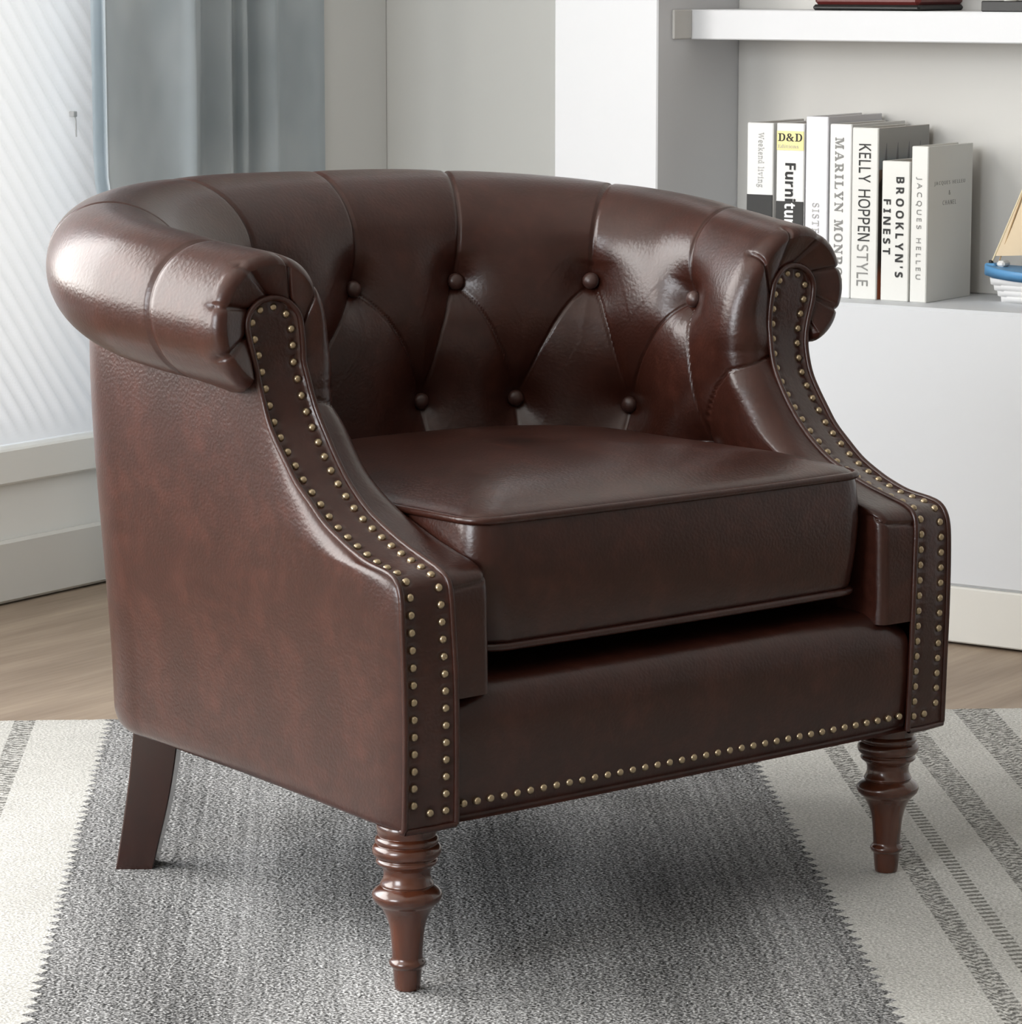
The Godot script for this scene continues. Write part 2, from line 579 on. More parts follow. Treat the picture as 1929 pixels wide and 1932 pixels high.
func room_shell() -> void:
	var fl := room_box("floor", Vector3(A_FRONT - 0.2, FLOOR_Y - 0.1, -0.25), Vector3(A_BACK + 0.2, FLOOR_Y, B_FAR + 0.2), null)
	var fm := mat(Color.WHITE, 0.5, 0.4)
	fm.albedo_texture = wood_floor_texture()
	fm.uv1_triplanar = true
	fm.uv1_world_triplanar = false
	fm.uv1_scale = Vector3(0.9, 0.9, 0.9)
	fl.material_override = fm
	struct(fl)
	struct(room_box("ceiling", Vector3(A_FRONT - 0.2, TOP, -0.25), Vector3(A_BACK + 0.2, TOP + 0.1, B_FAR + 0.2), M.ceiling))
	struct(room_box("wall_back", Vector3(A_BACK, FLOOR_Y, -0.25), Vector3(A_BACK + 0.2, TOP, B_FAR + 0.2), M.wall))
	var wf := Node3D.new()
	named(wf, "wall_front", self)  # out of view; its opening is placed to light the bookcase wall
	wf.position = corner
	wf.rotation.y = TURN
	struct(wf)
	room_box("pier", Vector3(A_FRONT - 0.2, FLOOR_Y, -0.25), Vector3(A_FRONT, TOP, 0.15), M.wall, wf)
	room_box("pier", Vector3(A_FRONT - 0.2, FLOOR_Y, 1.75), Vector3(A_FRONT, TOP, B_FAR + 0.2), M.wall, wf)
	room_box("parapet", Vector3(A_FRONT - 0.2, FLOOR_Y, 0.15), Vector3(A_FRONT, 0.55, 1.75), M.wall, wf)
	room_box("lintel", Vector3(A_FRONT - 0.2, 2.25, 0.15), Vector3(A_FRONT, TOP, 1.75), M.wall, wf)
	var w2 := Node3D.new()
	named(w2, "unseen_window_2", self)  # unseen window, set where its light reaches back wall and niche
	w2.position = corner
	w2.rotation.y = TURN
	struct(w2)
	for b in [0.15, 0.925, 1.70]:
		room_box("mullion", Vector3(A_FRONT - 0.15, 0.55, b), Vector3(A_FRONT - 0.10, 2.25, b + 0.05), M.white, w2)
	struct(room_box("wall_right", Vector3(A_FRONT, FLOOR_Y, B_FAR), Vector3(A_BACK, TOP, B_FAR + 0.2), M.unseen_grey_wall))  # out of view; grey chosen for how much light it bounces onto the chair
	# the window wall: a pier beside the curtain, a parapet, a lintel and the far pier
	var wl := Node3D.new()
	named(wl, "wall_left", self)
	wl.position = corner
	wl.rotation.y = TURN
	struct(wl)
	room_box("pier", Vector3(-0.20, FLOOR_Y, -0.2), Vector3(A_BACK, TOP, 0.0), M.frame, wl)  # painted lighter than the other walls to stand in for bounced light
	room_box("pier", Vector3(A_FRONT, FLOOR_Y, -0.2), Vector3(-3.9, TOP, 0.0), M.wall, wl)
	room_box("parapet", Vector3(-3.9, FLOOR_Y, -0.2), Vector3(-0.20, 0.157, -0.012), M.sill, wl)
	room_box("lintel", Vector3(-3.9, 2.2, -0.2), Vector3(-0.20, TOP, 0.0), M.wall, wl)
	var bb := room_box("baseboard_left", Vector3(A_FRONT, FLOOR_Y + 0.003, -0.012), Vector3(A_BACK, 0.079, 0.0), M.plinth, self, 0.004)
	struct(bb)
	# the window: sill, frame, panes
	var wn := Node3D.new()
	named(wn, "window_1", self)
	wn.position = corner
	wn.rotation.y = TURN
	struct(wn)
	room_box("window_sill", Vector3(-3.92, 0.157, -0.2), Vector3(-0.20, 0.207, 0.0), M.sill, wn, 0.003)
	for a in [-3.9, -2.55, -1.26, -0.24]:
		room_box("mullion", Vector3(a, 0.207, -0.15), Vector3(a + 0.05, 2.2, -0.10), M.white, wn)
	room_box("window_frame", Vector3(-3.9, 0.207, -0.15), Vector3(-0.2, 0.25, -0.10), M.white, wn)
	room_box("window_frame", Vector3(-3.9, 2.15, -0.15), Vector3(-0.2, 2.2, -0.10), M.white, wn)
	var glass := mat(Color(1, 1, 1, 0.06), 0.05)
	glass.transparency = BaseMaterial3D.TRANSPARENCY_ALPHA
	for s in [[-3.85, -2.55], [-2.50, -1.26], [-1.21, -0.24]]:
		room_box("pane", Vector3(s[0], 0.25, -0.128), Vector3(s[1], 2.15, -0.122), glass, wn, 0.0005)

# the white blind with slanting pleats that hangs in the window beside the curtain
func blind() -> void:
	var nu := 240
	var nv := 420
	var P := PackedVector3Array()
	for i in nu:
		var a := lerpf(-1.2, -0.245, i / (nu - 1.0))
		for j in nv:
			var y := lerpf(0.2085, 2.15, j / (nv - 1.0))
			var u := (a * 0.78 + y * 0.60) / 0.0225
			var k := fposmod(u + 0.06 * sin(a * 31.0), 1.0)
			var hgt := 0.0044 * (smoothstep(0.0, 0.62, k) - smoothstep(0.62, 1.0, k))
			hgt *= smoothstep(0.2085, 0.26, y)
			P.append(Vector3(a, y, -0.030 + hgt))
	var o := obj("window_blind", grid(P, nu, nv, false, false, true), M.blind)
	o.position = corner
	o.rotation.y = TURN
	tag(o, "white window blind with slanting pleats left of the grey curtain", "blind")
	var hk := thing("window_hook", "small grey hook hanging on the white blind's edge", "hook", corner, TURN)
	obj("stem", tube(PackedVector3Array([Vector3(-0.3165, 0.668, -0.02), Vector3(-0.3165, 0.655, -0.017), Vector3(-0.316, 0.632, -0.017)]), 0.0012, 6), M.steel, hk)
	obj("clip", box(Vector3(-0.3215, 0.660, -0.0255), Vector3(-0.3135, 0.668, -0.016), 0.001), M.steel, hk)

# the curtain's near edge is drawn back a little towards the floor
func tuck(y: float) -> float:
	return 0.10 * smoothstep(0.60, 0.25, y)

func curtain() -> void:
	var prof := curve([Vector3(-0.3108, 0, 0.0100), Vector3(-0.3075, 0, 0.0130), Vector3(-0.2986, 0, 0.0150), Vector3(-0.2907, 0, 0.0160), Vector3(-0.2980, 0, 0.0240), Vector3(-0.3274, 0, 0.0500), Vector3(-0.3678, 0, 0.0850), Vector3(-0.3825, 0, 0.0990), Vector3(-0.3788, 0, 0.1010), Vector3(-0.3400, 0, 0.1000), Vector3(-0.2778, 0, 0.0950), Vector3(-0.2240, 0, 0.0980), Vector3(-0.2009, 0, 0.1060), Vector3(-0.1903, 0, 0.1030), Vector3(-0.1548, 0, 0.0750), Vector3(-0.1181, 0, 0.0450), Vector3(-0.1037, 0, 0.0360), Vector3(-0.0941, 0, 0.0440), Vector3(-0.0810, 0, 0.0660), Vector3(-0.0701, 0, 0.0630), Vector3(-0.0498, 0, 0.0480), Vector3(-0.0321, 0, 0.0340), Vector3(-0.0259, 0, 0.0340), Vector3(-0.0247, 0, 0.0500), Vector3(-0.0142, 0, 0.0470), Vector3(0.0056, 0, 0.0320), Vector3(0.0260, 0, 0.0160), Vector3(0.0348, 0, 0.0140), Vector3(0.0425, 0, 0.0300), Vector3(0.0565, 0, 0.0470), Vector3(0.0679, 0, 0.0440), Vector3(0.0900, 0, 0.0280), Vector3(0.1158, 0, 0.0080), Vector3(0.1403, 0, 0.0060), Vector3(0.1717, 0, 0.0120), Vector3(0.2045, 0, 0.0120), Vector3(0.2308, 0, 0.0050)], 340)
	var nv := 60
	var P := PackedVector3Array()
	for i in prof.size():
		for j in nv:
			var y := lerpf(-0.0115, 2.284, j / (nv - 1.0))
			var sway := 0.004 * sin(y * 3.1 + prof[i].x * 14.0) + 0.0015 * sin(y * 11.0 + prof[i].x * 60.0)
			P.append(Vector3(prof[i].x + tuck(y) * smoothstep(-0.20, -0.28, prof[i].x), y, prof[i].z + sway * smoothstep(0.0, 0.05, prof[i].z) * smoothstep(-0.38, -0.30, prof[i].x)))
	var t := thing("curtain", "grey blue floor length curtain in soft folds beside the window", "curtain", corner, TURN)
	obj("fabric", grid(P, prof.size(), nv, false, false, true), M.curtain, t)
	# the pale hem stitched along the leading edge
	var hem := PackedVector3Array()
	for j in 40:
		var y := lerpf(0.0, 2.27, j / 39.0)
		hem.append(Vector3(-0.3839 + tuck(y), y, 0.1005))
	obj("hem", tube(hem, 0.0011, 6), M.curtain, t)
	var rod := obj("curtain_rod", tube(PackedVector3Array([Vector3(-4.0, 2.302, 0.05), Vector3(-2.0, 2.302, 0.05), Vector3(0.3, 2.302, 0.05)]), 0.012, 12), M.steel)
	rod.position = corner
	rod.rotation.y = TURN
	tag(rod, "grey rod that carries the grey blue curtain", "curtain rod")

func bookcase() -> void:
	var t := thing("bookcase", "white built-in bookcase with a thick shelf behind the armchair", "bookcase", corner, TURN)
	var b0 := 0.585
	var b1 := 0.754
	var b2 := 3.2
	room_box("pilaster", Vector3(0.0, 0.066, b0), Vector3(A_BACK, 2.35, b1), M.white, t)
	room_box("pilaster", Vector3(0.0, 0.066, b2), Vector3(A_BACK, 2.35, b2 + 0.169), M.white, t)
	room_box("plinth", Vector3(-0.004, FLOOR_Y + 0.004, b0), Vector3(A_BACK, 0.066, b2 + 0.169), M.plinth, t)
	room_box("base_cabinet", Vector3(0.0, 0.066, b1), Vector3(A_BACK, 0.430, b2), M.cabinet, t, 0.004)
	room_box("back_panel", Vector3(0.212, 0.430, b1), Vector3(A_BACK, 2.35, b2), M.off_white, t)
	room_box("shelf", Vector3(0.082, 0.771, b1), Vector3(0.212, 0.8115, b2), M.white, t, 0.0015)
	room_box("shelf_cleat", Vector3(0.036, 0.772, b1), Vector3(0.082, 0.8115, b1 + 0.004), M.off_white, t, 0.001)
	room_box("head_panel", Vector3(0.0, 2.05, b1), Vector3(0.212, 2.35, b2), M.white, t)

# ------------------------------------------------------------------ books
# a book stands with its spine towards -a; lettering runs on the spine or the cover
func book(called: String, label: String, a: float, b0: float, b1: float, height: float, deep: float, cover: Material, pages: Material, group: String, y := 0.430, skew := 0.0) -> Node3D:
	var w := b1 - b0
	var t := thing(called, label, "book", rw(a, y, b0), TURN + skew, group)
	var st := new_st()
	add_box(st, Vector3(0, 0, 0), Vector3(0.004, height, w), 0.0012)
	add_box(st, Vector3(0.002, 0, 0), Vector3(deep, height, 0.0028), 0.0008)
	add_box(st, Vector3(0.002, 0, w - 0.0028), Vector3(deep, height, w), 0.0008)
	obj("cover", st.commit(), cover, t)
	obj("page_block", box(Vector3(0.004, 0.0005, 0.0024), Vector3(deep - 0.003, height - 0.0035, w - 0.0024), 0.0006), pages, t)
	return t

var fonts := {}
func font(face: String, bold: bool) -> SystemFont:
	var k := face + str(bold)
	if not fonts.has(k):
		var f := SystemFont.new()
		f.font_names = PackedStringArray([face])
		f.font_weight = 700 if bold else 400
		fonts[k] = f
	return fonts[k]

# flat letters, cap height tall, as long as wanted; centred on the origin, facing +z, reading along +x
func letters(text: String, face: String, bold: bool, long: float, tall: float, gap := 0.0) -> Mesh:
	var st := new_st()
	var x := 0.0
	var lo := Vector3.INF
	var hi := -Vector3.INF
	var parts := []
	for ch in text:
		if ch == " ":
			x += 4.0 + gap
			continue
		var tm := TextMesh.new()
		tm.text = ch
		tm.font = font(face, bold)
		tm.font_size = 16
		tm.pixel_size = 0.7
		tm.depth = 0.2
		tm.curve_step = 0.6
		var bb := tm.get_aabb()
		parts.append([tm, x - bb.position.x])
		lo.x = minf(lo.x, x)
		hi.x = maxf(hi.x, x + bb.size.x)
		lo.y = minf(lo.y, bb.position.y)
		hi.y = maxf(hi.y, bb.position.y + bb.size.y)
		x += bb.size.x + 1.3 + gap
	var s := Vector3(long / (hi.x - lo.x), tall / (hi.y - lo.y), 0.0012)
	for q in parts:
		var tr := Transform3D(Basis.from_scale(s), Vector3((q[1] - (lo.x + hi.x) / 2.0) * s.x, -(lo.y + hi.y) / 2.0 * s.y, 0))
		st.append_from(q[0], 0, tr)
	return st.commit()

# lettering that runs down a spine: mid height y, offset b across the spine
func on_spine(t: Node3D, called: String, text: String, face: String, bold: bool, m: Material, y: float, b: float, long: float, tall: float, gap := 0.0) -> void:
	var o := obj(called, letters(text, face, bold, long, tall, gap), m, t)
	o.transform = Transform3D(Basis(Vector3(0, -1, 0), Vector3(0, 0, 1), Vector3(-1, 0, 0)), Vector3(-0.0009, y, b))

func across_spine(t: Node3D, called: String, text: String, face: String, bold: bool, m: Material, y: float, b: float, long: float, tall: float) -> void:
	var o := obj(called, letters(text, face, bold, long, tall), m, t)
	o.transform = Transform3D(Basis(Vector3(0, 0, 1), Vector3(0, 1, 0), Vector3(-1, 0, 0)), Vector3(-0.0009, y, b))

func on_cover(t: Node3D, called: String, text: String, m: Material, y: float, x: float, w: float, long: float, tall: float) -> void:
	var o := obj(called, letters(text, "Droid Sans", false, long, tall, 2.0), m, t)
	o.transform = Transform3D(Basis(Vector3(1, 0, 0), Vector3(0, 1, 0), Vector3(0, 0, 1)), Vector3(x, y, w + 0.0001))

func print_texture() -> Texture2D:
	# the dust jacket's print: grey ground, darker arched shapes, brown scallops below
	var im := Image.create(256, 256, false, Image.FORMAT_RGB8)
	for y in 256:
		for x in 256:
			var c := Color(0.60, 0.60, 0.59).lerp(Color(0.55, 0.58, 0.60), smoothstep(20, 60, y))
			var u := fposmod(x / 58.0, 1.0)
			var arch := absf(u - 0.55 - 0.002 * (60 - y))
			if y > 22 and y < 62 and arch < 0.16 * (y - 18) / 44.0:
				c = Color(0.42, 0.43, 0.44)
			if y >= 62:
				c = Color(0.42, 0.33, 0.28)
				if y > 66 + 16.0 * absf(u - 0.5) * 2.0:
					c = Color(0.16, 0.12, 0.10)
				if y > 100:
					c = Color(0.2, 0.17, 0.15).lerp(Color(0.62, 0.33, 0.2), smoothstep(190, 230, y))
			im.set_pixel(x, y, c)
	return ImageTexture.create_from_image(im)

func books() -> void:
	var g := "books standing on the bookcase ledge"
	var a := 0.055
	var t := book("book", "leftmost standing book, white spine with faint grey script above a black band", a, 0.864, 0.905, 0.231, 0.15, M.paper, M.page_brown, g)
	obj("black_band", box(Vector3(-0.0006, 0.02, 0.0004), Vector3(0.001, 0.134, 0.0406), 0.0003), M.black, t)
	on_spine(t, "title", "Weekend living", "Droid Serif", false, M.ink_pale, 0.181, 0.021, 0.074, 0.0115)
	t = book("book", "white book with a yellow label on its spine, bold lettering running into black", a, 0.910, 0.953, 0.2315, 0.155, M.paper, M.page_brown, g)
	obj("yellow_label", box(Vector3(-0.0005, 0.195, 0.0006), Vector3(0.001, 0.221, 0.0424), 0.0003), M.yellow, t)
	across_spine(t, "label_lettering", "D&D", "Droid Serif", true, M.ink, 0.2125, 0.0215, 0.037, 0.0105)
	across_spine(t, "label_line", "Editions", "Droid Serif", false, M.ink_pale, 0.2005, 0.0185, 0.032, 0.005)
	obj("black_band", box(Vector3(-0.0005, 0.02, 0.0004), Vector3(0.001, 0.1265, 0.0426), 0.0003), M.black, t)
	on_spine(t, "title", "Furni", "Droid Sans", true, M.ink, 0.1523, 0.0225, 0.0515, 0.0165)
	on_spine(t, "title_end", "ture", "Droid Sans", true, M.ink_white, 0.1035, 0.022, 0.042, 0.0165)
	t = book("book", "tallest standing book, plain white spine with faint capitals", a, 0.9555, 0.9895, 0.2413, 0.150, M.paper_cool, M.page, g)
	on_spine(t, "title", "SISTER", "Droid Serif", false, M.ink_pale, 0.100, 0.0165, 0.052, 0.010, 1.0)
	t = book("book", "white book with dark serif capitals down its spine, beside the tallest", a, 0.9925, 1.0255, 0.2323, 0.150, M.paper, M.page_brown, g)
	on_spine(t, "title", "MARILYN MONROE", "Droid Serif", true, M.ink_grey, 0.1155, 0.0148, 0.198, 0.0125, 0.6)
	t = book("book", "white book with long sans capitals on its spine and a grey patterned cover", a, 1.0265, 1.0655, 0.2284, 0.145, M.paper_grey, M.page_brown, g)
	on_spine(t, "title", "KELLY HOPPEN", "Droid Sans", false, M.ink, 0.1425, 0.0195, 0.129, 0.0175)
	on_spine(t, "title_end", "STYLE", "Droid Sans", false, M.ink_grey, 0.0455, 0.018, 0.055, 0.0165)
	var jacket := mat(Color.WHITE, 0.45)
	jacket.albedo_texture = print_texture()
	var pm := PlaneMesh.new()
	pm.size = Vector2(0.140, 0.2274)
	pm.orientation = PlaneMesh.FACE_Z
	var pr := obj("jacket_print", pm, jacket, t)
	pr.position = Vector3(0.0735, 0.1142, 0.0392)
	t = book("book", "shorter white book with two lines of bold black spaced capitals", a, 1.0722, 1.1135, 0.1857, 0.125, M.paper_grey, M.page_brown, g)
	on_spine(t, "title", "BROOKLYN'S", "Droid Sans", true, M.ink, 0.0985, 0.0275, 0.133, 0.0115, 2.2)
	on_spine(t, "title_end", "FINEST", "Droid Sans", true, M.ink, 0.0985, 0.0085, 0.073, 0.0105, 2.2)
	t = book("book", "rightmost standing book, white with thin grey capitals on spine and cover", a, 1.1160, 1.1405, 0.2062, 0.128, M.paper_grey, M.page, g)
	on_spine(t, "title", "JACQUES HELLEU", "Droid Sans", false, M.ink_grey, 0.0985, 0.0115, 0.135, 0.0085, 3.0)
	on_cover(t, "cover_title", "JACQUES HELLEU", M.ink_grey, 0.156, 0.062, 0.0245, 0.088, 0.006)
	on_cover(t, "cover_title", "&", M.ink_grey, 0.143, 0.062, 0.0245, 0.005, 0.006)
	on_cover(t, "cover_title", "CHANEL", M.ink_grey, 0.130, 0.062, 0.0245, 0.038, 0.006)
	# what stands on the shelf above, cut off by the picture's top edge
	t = thing("storage_box", "dark red storage box on the upper shelf, cut off by the picture's top", "box", rw(0.088, 0.8115, 0.945), TURN)
	obj("body", box(Vector3(0, 0.006, 0), Vector3(0.13, 0.15, 0.160), 0.006), M.red, t)
	obj("base", box(Vector3(-0.001, 0, -0.001), Vector3(0.131, 0.008, 0.161), 0.003), M.black, t)
	t = book("book", "black book lying flat on the upper shelf right of the red box", 0.09, 1.195, 1.40, 0.014, 0.14, M.black, M.page, "", 0.8115)
	var k := obj("ornament", tube(PackedVector3Array([Vector3(0.03, 0.014, 0.02), Vector3(0.03, 0.022, 0.05), Vector3(0.03, 0.018, 0.08), Vector3(0.04, 0.03, 0.11), Vector3(0.05, 0.02, 0.15)]), 0.004, 8), M.steel)
	k.transform = t.transform
	tag(k, "twisted silver ornament lying on the black book", "ornament")

# ------------------------------------------------------------------ the model boat on the ledge
func sailboat() -> void:
	# the bow points to -b; x across, y up, z along
	var t := thing("model_sailboat", "model sailboat with blue rim and beige sail on the bookcase ledge", "model boat", rw(0.135, 0.430, 1.195), TURN)
	var L := 0.20
	var section := func(y: float, s: float) -> float:
		return (0.006 + 0.034 * sin(PI * pow(s, 0.75)) ) * (0.55 + 0.45 * y / 0.044)
	# clinker planks: each a strake of its own
	for k in 4:
		var y0 := 0.0 + k * 0.0075
		var y1 := y0 + 0.0085
		var P := PackedVector3Array()
		var n := 40
		for i in n:
			var s := i / (n - 1.0)
			var z0 := 0.018 - k * 0.0052
			var bow := z0 + (L - 2.0 * z0) * s
			var w0: float = section.call(y0, s)
			var w1: float = section.call(y1, s) + 0.0022
			for q in [Vector2(-w0, y0), Vector2(-w1, y1), Vector2(-w1 + 0.002, y1 + 0.0006), Vector2(0, y1 + 0.0006), Vector2(w1 - 0.002, y1 + 0.0006), Vector2(w1, y1), Vector2(w0, y0), Vector2(0, y0)]:
				P.append(Vector3(q.x, q.y, bow))
		obj("strake", grid(P, n, 8, false, true, true), M.hull, t)
	var P2 := PackedVector3Array()
	var n2 := 48
	for i in n2:
		var s := i / (n2 - 1.0)
		var z := -0.004 + (L + 0.006) * s
		var w: float = section.call(0.044, s) + 0.004
		var yy := 0.030 + 0.006 * pow(absf(s - 0.5) * 2.0, 2.0)
		for q in [Vector2(-w, yy), Vector2(-w - 0.001, yy + 0.012), Vector2(-w + 0.004, yy + 0.013), Vector2(w - 0.004, yy + 0.013), Vector2(w + 0.001, yy + 0.012), Vector2(w, yy)]:
			P2.append(Vector3(q.x, q.y, z))
	obj("rim", grid(P2, n2, 6, false, true, true), M.blue, t)
	obj("bow_block", box(Vector3(-0.009, 0.034, -0.006), Vector3(0.009, 0.0505, 0.010), 0.002), M.blue, t)
	obj("cleat", box(Vector3(-0.010, 0.046, 0.012), Vector3(0.010, 0.0545, 0.024), 0.003), M.paper, t)
	obj("mast", tube(PackedVector3Array([Vector3(0, 0.036, 0.095), Vector3(0, 0.15, 0.095), Vector3(0, 0.275, 0.095)]), 0.0022, 8), M.timber, t)
	obj("forestay", tube(PackedVector3Array([Vector3(0, 0.051, 0.001), Vector3(0, 0.158, 0.048), Vector3(0, 0.265, 0.095)]), 0.0014, 6), M.rope, t)
	obj("bowsprit_ring", lathe(PackedVector2Array([Vector2(0.0001, 0.049), Vector2(0.003, 0.049), Vector2(0.003, 0.054), Vector2(0.0001, 0.054)]), 10), M.black, t)
	# the jib: a bellied triangle of cloth
	var J := PackedVector3Array()
	for i in 14:
		var u := i / 13.0
		var lead := Vector3(0, 0.060, 0.0055).lerp(Vector3(0, 0.255, 0.0905), u)
		var tail := Vector3(0, 0.066, 0.085).lerp(Vector3(0, 0.256, 0.092), u)
		for j in 8:
			var v := j / 7.0
			var q := lead.lerp(tail, v)
			q.x = -0.010 * sin(PI * v) * (1.0 - u)
			J.append(q)
	obj("jib", grid(J, 14, 8, false, false, false), M.sail, t)
	obj("jib_sheet", tube(PackedVector3Array([Vector3(-0.001, 0.052, 0.012), Vector3(-0.004, 0.10, 0.030), Vector3(-0.004, 0.17, 0.056)]), 0.0009, 6), M.timber, t)
	var Q := PackedVector3Array()
	for i in 14:
		var u := i / 13.0
		for j in 8:
			var v := j / 7.0
			var q := Vector3(0, 0.07, 0.099).lerp(Vector3(0, 0.262, 0.098), u).lerp(Vector3(0, 0.072, 0.190).lerp(Vector3(0, 0.262, 0.099), u), v)
			q.x = -0.008 * sin(PI * v) * (1.0 - u)
			Q.append(q)
	obj("mainsail", grid(Q, 14, 8, false, false, false), M.sail, t)

# ------------------------------------------------------------------ the rug
func rug() -> void:
	var p0 := -0.95
	var p1 := 1.05
	var q0 := -0.652
	var q1 := 1.15
	var tex := rug_texture(p0, p1, q0, q1, 2048, 1846)
	var m := mat(Color.WHITE, 0.95, 0.2)
	m.albedo_texture = tex[0]
	m.heightmap_enabled = true
	m.heightmap_texture = tex[1]
	m.heightmap_scale = 0.22
	var t := thing("rug", "grey and cream striped wool rug under the armchair", "rug", Vector3.ZERO, 0.0)
	var pd := Vector3(0.793, 0, 0.609)
	var qd := Vector3(-0.609, 0, 0.793)
	# the pile: its back edge wavers a little
	var n := FastNoiseLite.new()
	n.seed = 8
	n.frequency = 0.9
	var P := PackedVector3Array()
	var uv := PackedVector2Array()
	var nu := 400
	var rows := [[-0.0005, -0.0115], [-0.002, -0.006], [0.0, -0.0015], [0.004, 0.0], [0.02, 0.0], [0.2, 0.0], [0.5, 0.0], [1.0, 0.0], [1.798, 0.0], [1.802, -0.0115]]
	for i in nu:
		var u := i / (nu - 1.0)
		var p := lerpf(p0, p1, u)
		var wob := 0.0025 * n.get_noise_1d(p * 140.0) + 0.0015 * n.get_noise_1d(p * 500.0 + 40.0)
		for r in rows:
			var q: float = q0 + r[0] + (wob if r[0] < 0.01 else 0.0)
			P.append(pd * p + qd * q + Vector3(0, r[1], 0))
			uv.append(Vector2(u, (q - q0) / (q1 - q0)))
	obj("pile", grid(P, nu, rows.size(), false, false, true, uv), m, t)

# ------------------------------------------------------------------ the armchair
# how far the tufted leather is drawn in: s along the horseshoe from the middle of the back, p up the inside and over the roll
const UP_S := [-0.412, -0.265, -0.122, 0.011, 0.131, 0.265, 0.382]
const UP_P := [0.543, 0.541, 0.535, 0.531, 0.535, 0.541, 0.543]
const LOW_S := [-0.418, -0.302, -0.194, -0.086, 0.092, 0.195, 0.301, 0.416]
const LOW_P := [0.395, 0.424, 0.425, 0.425, 0.425, 0.425, 0.424, 0.395]
var folds := []

func fold_lines() -> void:
	for k in [[0, 0], [0, 1], [1, 1], [1, 2], [2, 2], [2, 3], [3, 3], [3, 4], [4, 4], [4, 5], [5, 5], [5, 6], [6, 6], [6, 7]]:
		var a := Vector2(UP_S[k[0]], UP_P[k[0]])
		var b := Vector2(LOW_S[k[1]], LOW_P[k[1]])
		var side := 1.0 if b.x > a.x else -1.0
		var last := a
		for i in range(1, 6):
			var q := a.lerp(b, i / 5.0) + Vector2(side * 0.008 * sin(PI * i / 5.0), 0)
			folds.append([last, q, (i - 1) / 5.0, i / 5.0])
			last = q
	for side in [-1.0, 1.0]:
		var l := Vector2(LOW_S[7 if side > 0.0 else 0], LOW_P[7])
		for q in [Vector2(0.426, 0.430), Vector2(0.442, 0.460), Vector2(0.462, 0.481), Vector2(0.490, 0.492), Vector2(0.54, 0.496)]:
			folds.append([l, Vector2(q.x * side, q.y), 0.0, 0.0])
			l = Vector2(q.x * side, q.y)

func tuft(s: float, p: float) -> float:
	var d := 0.0
	for k in UP_S.size():
		var e := absf(s - UP_S[k])
		if e > 0.13:
			continue
		var r := Vector2(e, p - UP_P[k]).length()
		d -= 0.027 * exp(-pow(r / 0.030, 1.35))
		# the seam from the upper button over the roll
		if e < 0.05 and p > UP_P[k] - 0.006:
			d -= (0.0024 * exp(-pow(e / 0.0013, 2.0)) + 0.0045 * exp(-e / 0.011) * (1.0 - 0.75 * smoothstep(UP_P[k], UP_P[k] + 0.09, p))) * smoothstep(UP_P[k] - 0.006, UP_P[k] + 0.022, p)
	for k in LOW_S.size():
		var e := absf(s - LOW_S[k])
		if e > 0.13:
			continue
		var t := Vector2(e, p - LOW_P[k]).length()
		d -= 0.027 * exp(-pow(t / 0.030, 1.35))
		if e < 0.05 and p < LOW_P[k] + 0.004:
			d -= (0.002 * exp(-pow(e / 0.0014, 2.0)) + 0.004 * exp(-e / 0.012)) * smoothstep(LOW_P[k] + 0.004, LOW_P[k] - 0.02, p)
	if p < 0.56 and p > 0.40:
		var best := 1.0
		var along := 0.0
		var c := Vector2(s, p)
		for f in folds:
			var a: Vector2 = f[0]
			var b: Vector2 = f[1]
			if c.x < minf(a.x, b.x) - 0.03 or c.x > maxf(a.x, b.x) + 0.03 or c.y < minf(a.y, b.y) - 0.03 or c.y > maxf(a.y, b.y) + 0.03:
				continue
			var ab := b - a
			var h := clampf((c - a).dot(ab) / ab.length_squared(), 0.0, 1.0)
			var far := (c - a - ab * h).length()
			if far < best:
				best = far
				along = lerpf(f[2], f[3], h)
		if best < 0.03:
			d -= 0.0021 * exp(-pow(best / 0.0012, 2.0)) * smoothstep(0.95, 0.7, along) + 0.0042 * exp(-pow(best / 0.013, 1.3))
	return d

var button_spots := []

func draw_in(z: float) -> float:
	return pow(clampf((z - 0.03) / 0.14, 0.0, 1.0), 1.4)

